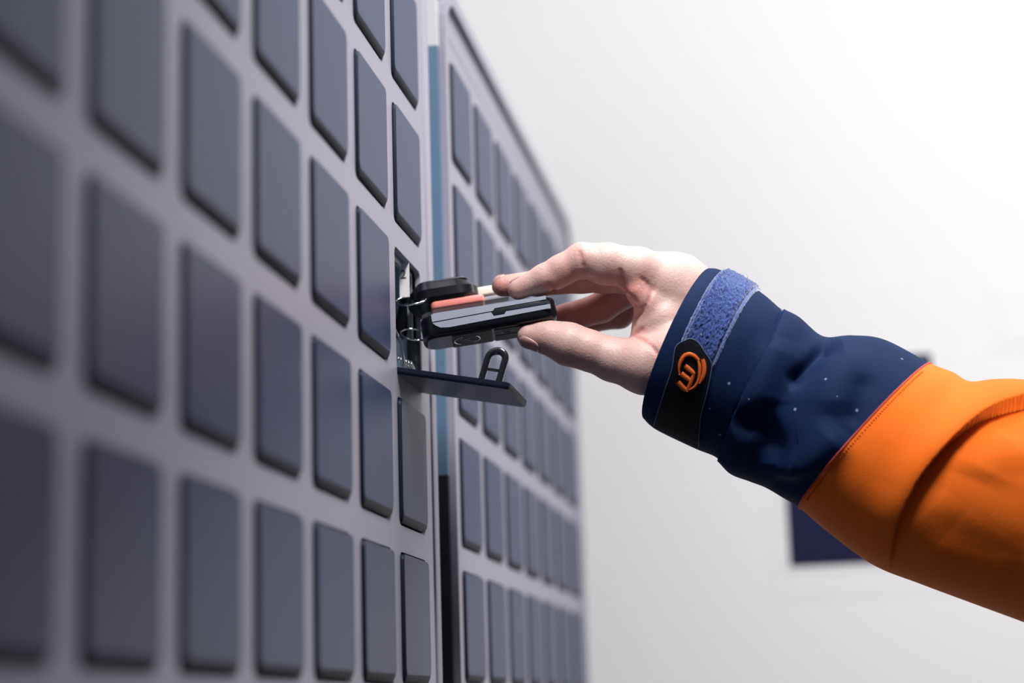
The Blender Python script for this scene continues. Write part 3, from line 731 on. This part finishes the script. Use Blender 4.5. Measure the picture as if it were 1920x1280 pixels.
stroke([z_(655, 720), z_(630, 800), z_(600, 880), z_(565, 960), z_(545, 1030)], [6, 7.5, 8, 7.5, 5])
stroke([z_(380, 870), z_(430, 925), z_(490, 985), z_(540, 1015)], [10, 10.5, 10, 7])
put('emblem', Wn(ev), ef, MT['orange'], cuff, True)
# ------------------------------------------------------------------ keys
def slab_obj(name, c, ex, ey, ez, L, T, Wd, r, bev, m, parent=None, rootlike=False, chf=None):
    """rounded slab: long axis ex, thickness ey, width ez (working pixels); plan corners rounded by r, edges by bev"""
    ex, ey, ez = [np.array(v, float) / np.linalg.norm(v) for v in (ex, ey, ez)]
    n = 6; prof = [(bev, 0.0), (0.0, bev)] if chf else []
    for i in range(0 if chf else 4): a = math.pi / 2 * i / 3; prof.append((bev * (1 - math.sin(a)), bev * (1 - math.cos(a))))  # inset, height
    def ringp(ins, h):
        l2, w2 = L / 2 - ins, Wd / 2 - ins; rr = max(r - ins, 1); pts = []
        for (a_, b_, t0) in ((l2 - rr, w2 - rr, 0), (-l2 + rr, w2 - rr, 90), (-l2 + rr, -w2 + rr, 180), (l2 - rr, -w2 + rr, 270)):
            for i in range(n): t = math.radians(t0 + 90 * i / (n - 1)); pts.append(np.array(c) + ex * (a_ + rr * math.cos(t)) + ez * (b_ + rr * math.sin(t)) + ey * h)
        return pts
    rings = [ringp(p[0], -T / 2 + p[1]) for p in prof] + [ringp(p[0], T / 2 - p[1]) for p in prof[::-1]]
    vs = [p for r_ in rings for p in r_]; N = 4 * n; fs = []
    for i in range(len(rings) - 1):
        for k in range(N): fs.append((i * N + k, i * N + (k + 1) % N, (i + 1) * N + (k + 1) % N, (i + 1) * N + k))
    fs.append(tuple(range(N))[::-1]); fs.append(tuple((len(rings) - 1) * N + k for k in range(N)))
    o = put(name, Wn(vs), fs, m, parent, False)
    bm = bmesh.new(); bm.from_mesh(o.data); bmesh.ops.recalc_face_normals(bm, faces=bm.faces[:]); bm.to_mesh(o.data); bm.free()
    for p in o.data.polygons: p.use_smooth = len(p.vertices) == 4
    if chf: o.data.set_sharp_from_angle(angle=math.radians(32))
    return o
a_ = math.radians(-9.0)
EX = np.array([math.cos(a_), math.sin(a_), 0.0]); 
EZ = np.array([0.0, -0.24, 1.0]); EZ /= np.linalg.norm(EZ); EY = np.cross(EZ, EX); EY /= np.linalg.norm(EY); EZ = np.cross(EX, EY)
KC = np.array([918.0, 606.0, -22.0])
def kp(u, v, w_): return KC + EX * u + EY * v + EZ * w_
key = root('car_key', W(*KC), 'black car key fob pinched between thumb and index finger in front of the lockers', 'car key')
slab_obj('fob_body', KC, EX, EY, EZ, 256, 46, 116, 30, 11, MT['black'], key)
def kbox(name, u0, u1, v0, v1, w0, w1, m, parent, bev=0):
    vs = [kp(u, v, w_) for u in (u0, u1) for v in (v0, v1) for w_ in (w0, w1)]
    o = put(name, Wn(vs), [(0, 1, 3, 2), (4, 6, 7, 5), (0, 4, 5, 1), (2, 3, 7, 6), (0, 2, 6, 4), (1, 5, 7, 3)], m, parent)
    bm = bmesh.new(); bm.from_mesh(o.data); bmesh.ops.recalc_face_normals(bm, faces=bm.faces[:])
    if bev: bmesh.ops.bevel(bm, geom=bm.edges[:], offset=bev * K * U, segments=2, affect='EDGES')
    bm.to_mesh(o.data); bm.free(); return o
def kpoly(name, pts, w0, w1, m, parent):   # outline in the side face (u, v), extruded along the width
    n = len(pts); vs = [kp(u, v, w_) for w_ in (w0, w1) for (u, v) in pts]
    fs = [tuple(range(n)), tuple(range(n, 2 * n))[::-1]] + [(i, (i + 1) % n, n + (i + 1) % n, n + i) for i in range(n)]
    o = put(name, Wn(vs), fs, m, parent)
    bm = bmesh.new(); bm.from_mesh(o.data); bmesh.ops.recalc_face_normals(bm, faces=bm.faces[:]); bm.to_mesh(o.data); bm.free(); return o
# brushed side strips with the dark seam and the blade slot between them
kpoly('side_strip', [(-106, -20), (-100, -22), (112, -22), (112, -15), (14, -13.5), (10, -9), (-106, -6)], 48, 59, MT['slatestrip'], key)
kpoly('side_strip', [(-106, -4), (6, -7), (10, 1), (30, 1), (34, -4), (118, -5), (118, 3), (-76, 9), (-92, 7), (-100, 2)], 48, 59, MT['slatestrip'], key)
kpoly('seam', [(-106, -7), (10, -10), (12, -14), (112, -15.5), (118, -10), (118, -5), (34, -4), (30, 1), (10, 1), (6, -6), (-106, -3.5)], 46, 57.6, MT['dark'], key)
kbox('blade_edge', 42, 112, -9, -6.5, 50, 58.6, MT['chrome'], key)
kbox('button_panel', -74, 2, 22, 24.0, -50, 46, MT['blackmatte'], key, 1)
kbox('button', 6, 60, 22, 24.2, -2, 42, MT['blackmatte'], key, 1)
kbox('button', 6, 60, 22, 24.2, -50, -6, MT['blackmatte'], key, 1)
def kring(u, w_, ru, rw, rad, t0=0, t1=360, n=40, v=24.6):
    return [kp(u + ru * math.cos(math.radians(t0 + (t1 - t0) * i / n)), v, w_ + rw * math.sin(math.radians(t0 + (t1 - t0) * i / n))) for i in range(n + 1)]
lv = []; lf = []
for pts, rd in ((kring(-46, 0, 24, 30, .9, 110, 235), 1.1), (kring(-46, 0, 24, 30, .9, -62, 50), 1.1), ([kp(-62, 24.6, 12), kp(-48, 24.6, 4), kp(-36, 24.6, -14), kp(-28, 24.6, -16)], .55), ([kp(-50, 24.6, 4), kp(-40, 24.6, 12)], .5)):
    v, f = tube_geo(pts, rd, 6); lf += [tuple(i + len(lv) for i in q) for q in f]; lv += v
put('badge', Wn(lv), lf, MT['chrome'], key, True)
v, f = tube_geo(kring(30, 18, 9, 9, 1, 0, 330, 24, 24.6), 1.0, 5); put('button_icon', Wn(v), f, MT['grey'], key, True)
# second fob hanging behind
key2 = root('car_key', W(832, 560, -110), 'smaller black key fob with sloping shiny top, behind the red tag', 'car key')
a2 = math.radians(-9); E2 = np.array([math.cos(a2), math.sin(a2), 0]); Z2 = np.array([0.0, -0.30, 1.0]); Z2 /= np.linalg.norm(Z2); Y2_ = np.cross(Z2, E2)
slab_obj('fob_body', (831, 560, -118), E2, Y2_, Z2, 134, 60, 104, 42, 22, MT['black'], key2, chf=True)
slab_obj('lit_top', (836, 531, -118), E2, Y2_, Z2, 84, 4, 54, 20, 2, MT['foblit'], key2)  # thin lighter plate, the light on the top put into colour
# red tag, cream card, grey tag lying between fobs
tagr = slab_obj('key_tag', (858, 572, -92), E2, Y2_, Z2, 102, 15, 52, 10, 4, MT['red']); tag(tagr, 'small red plastic tag lying on top of the front key fob', 'key tag')
hl = slab_obj('tag_lit_top', (860, 565, -92), E2, Y2_, Z2, 88, 4, 40, 8, 1.5, MT['redlit'], tagr)  # thin paler plate, light falling on the tag put into colour
card = slab_obj('paper_tag', (915, 550, -130), E2, Y2_, Z2, 46, 16, 50, 4, 2, MT['cream']); tag(card, 'cream tag end showing left of the middle fingertip', 'key tag')
g2 = slab_obj('flat_key', (925, 561, -112), E2, Y2_, Z2, 60, 8, 26, 4, 1.5, MT['grey']); tag(g2, 'grey metal key between the fingertip and the front fob', 'key')
# rings and things inside the compartment
def loop3(c, e1, e2, r1, r2, rad, name, m, lab, cat, t0=0, t1=360, n=48):
    e1 = np.array(e1, float); e2 = np.array(e2, float); full = t1 - t0 >= 360
    pts = [np.array(c) + e1 * r1 * math.cos(math.radians(t0 + (t1 - t0) * i / n)) + e2 * r2 * math.sin(math.radians(t0 + (t1 - t0) * i / n)) for i in range(n if full else n + 1)]
    v, f = tube_geo(pts, rad, 10, closed=full); o = put(name, Wn(v), f, m, None, True); tag(o, lab, cat); return o
loop3((770, 563, -70), (1, -0.12, .2), (0, .22, 1), 29, 36, 1.8, 'split_ring', MT['chrome'], 'silver split ring at the left end of the smaller rear fob', 'key ring')
loop3((778, 627, -60), (1, 0.12, .2), (0, .3, 1), 27, 34, 1.8, 'split_ring', MT['chrome'], 'silver split ring below, at the left end of the front fob', 'key ring')
loop3((738, 668, -30), (1, .1, .3), (0.1, 1, 0), 18, 56, 2.4, 'split_ring', MT['chrome'], 'large silver ring standing at the lower left of the open compartment', 'key ring')
# coil spring cord lying on the flap
t = np.linspace(0, 1, 260); ph = t * 2 * math.pi * 7
cx = 742 + 34 * t; cy = 672 + 14 * t
pts = np.stack([cx + 3 * np.cos(ph), cy + 8 * np.cos(ph), -40 - 20 * t + 9 * np.sin(ph)], -1)
v, f = tube_geo(pts, 1.3, 6); o = put('coil_cord', Wn(v), f, MT['chrome'], None, True); tag(o, 'small coiled wire cord at the hinge of the open flap', 'cord')
leaf = slab_obj('key_case', (757, 590, -190), (-0.22, 1, 0), (1, 0.22, 0.2), (0, 0, 1), 92, 26, 56, 12, 7, MT['black']); tag(leaf, 'black leather key case hanging inside the open locker above the ring', 'key case')
cs = slab_obj('key_case', (777, 672, -150), (0.03, 1, 0), (1, -0.03, 0.2), (0, 0, 1), 76, 26, 56, 8, 5, MT['darkplastic']); tag(cs, 'dark flat case standing low in the open locker under the front fob', 'key case')
# working tags used only while building
for ob in bpy.data.objects:
    if '_w' in ob: del ob['_w']
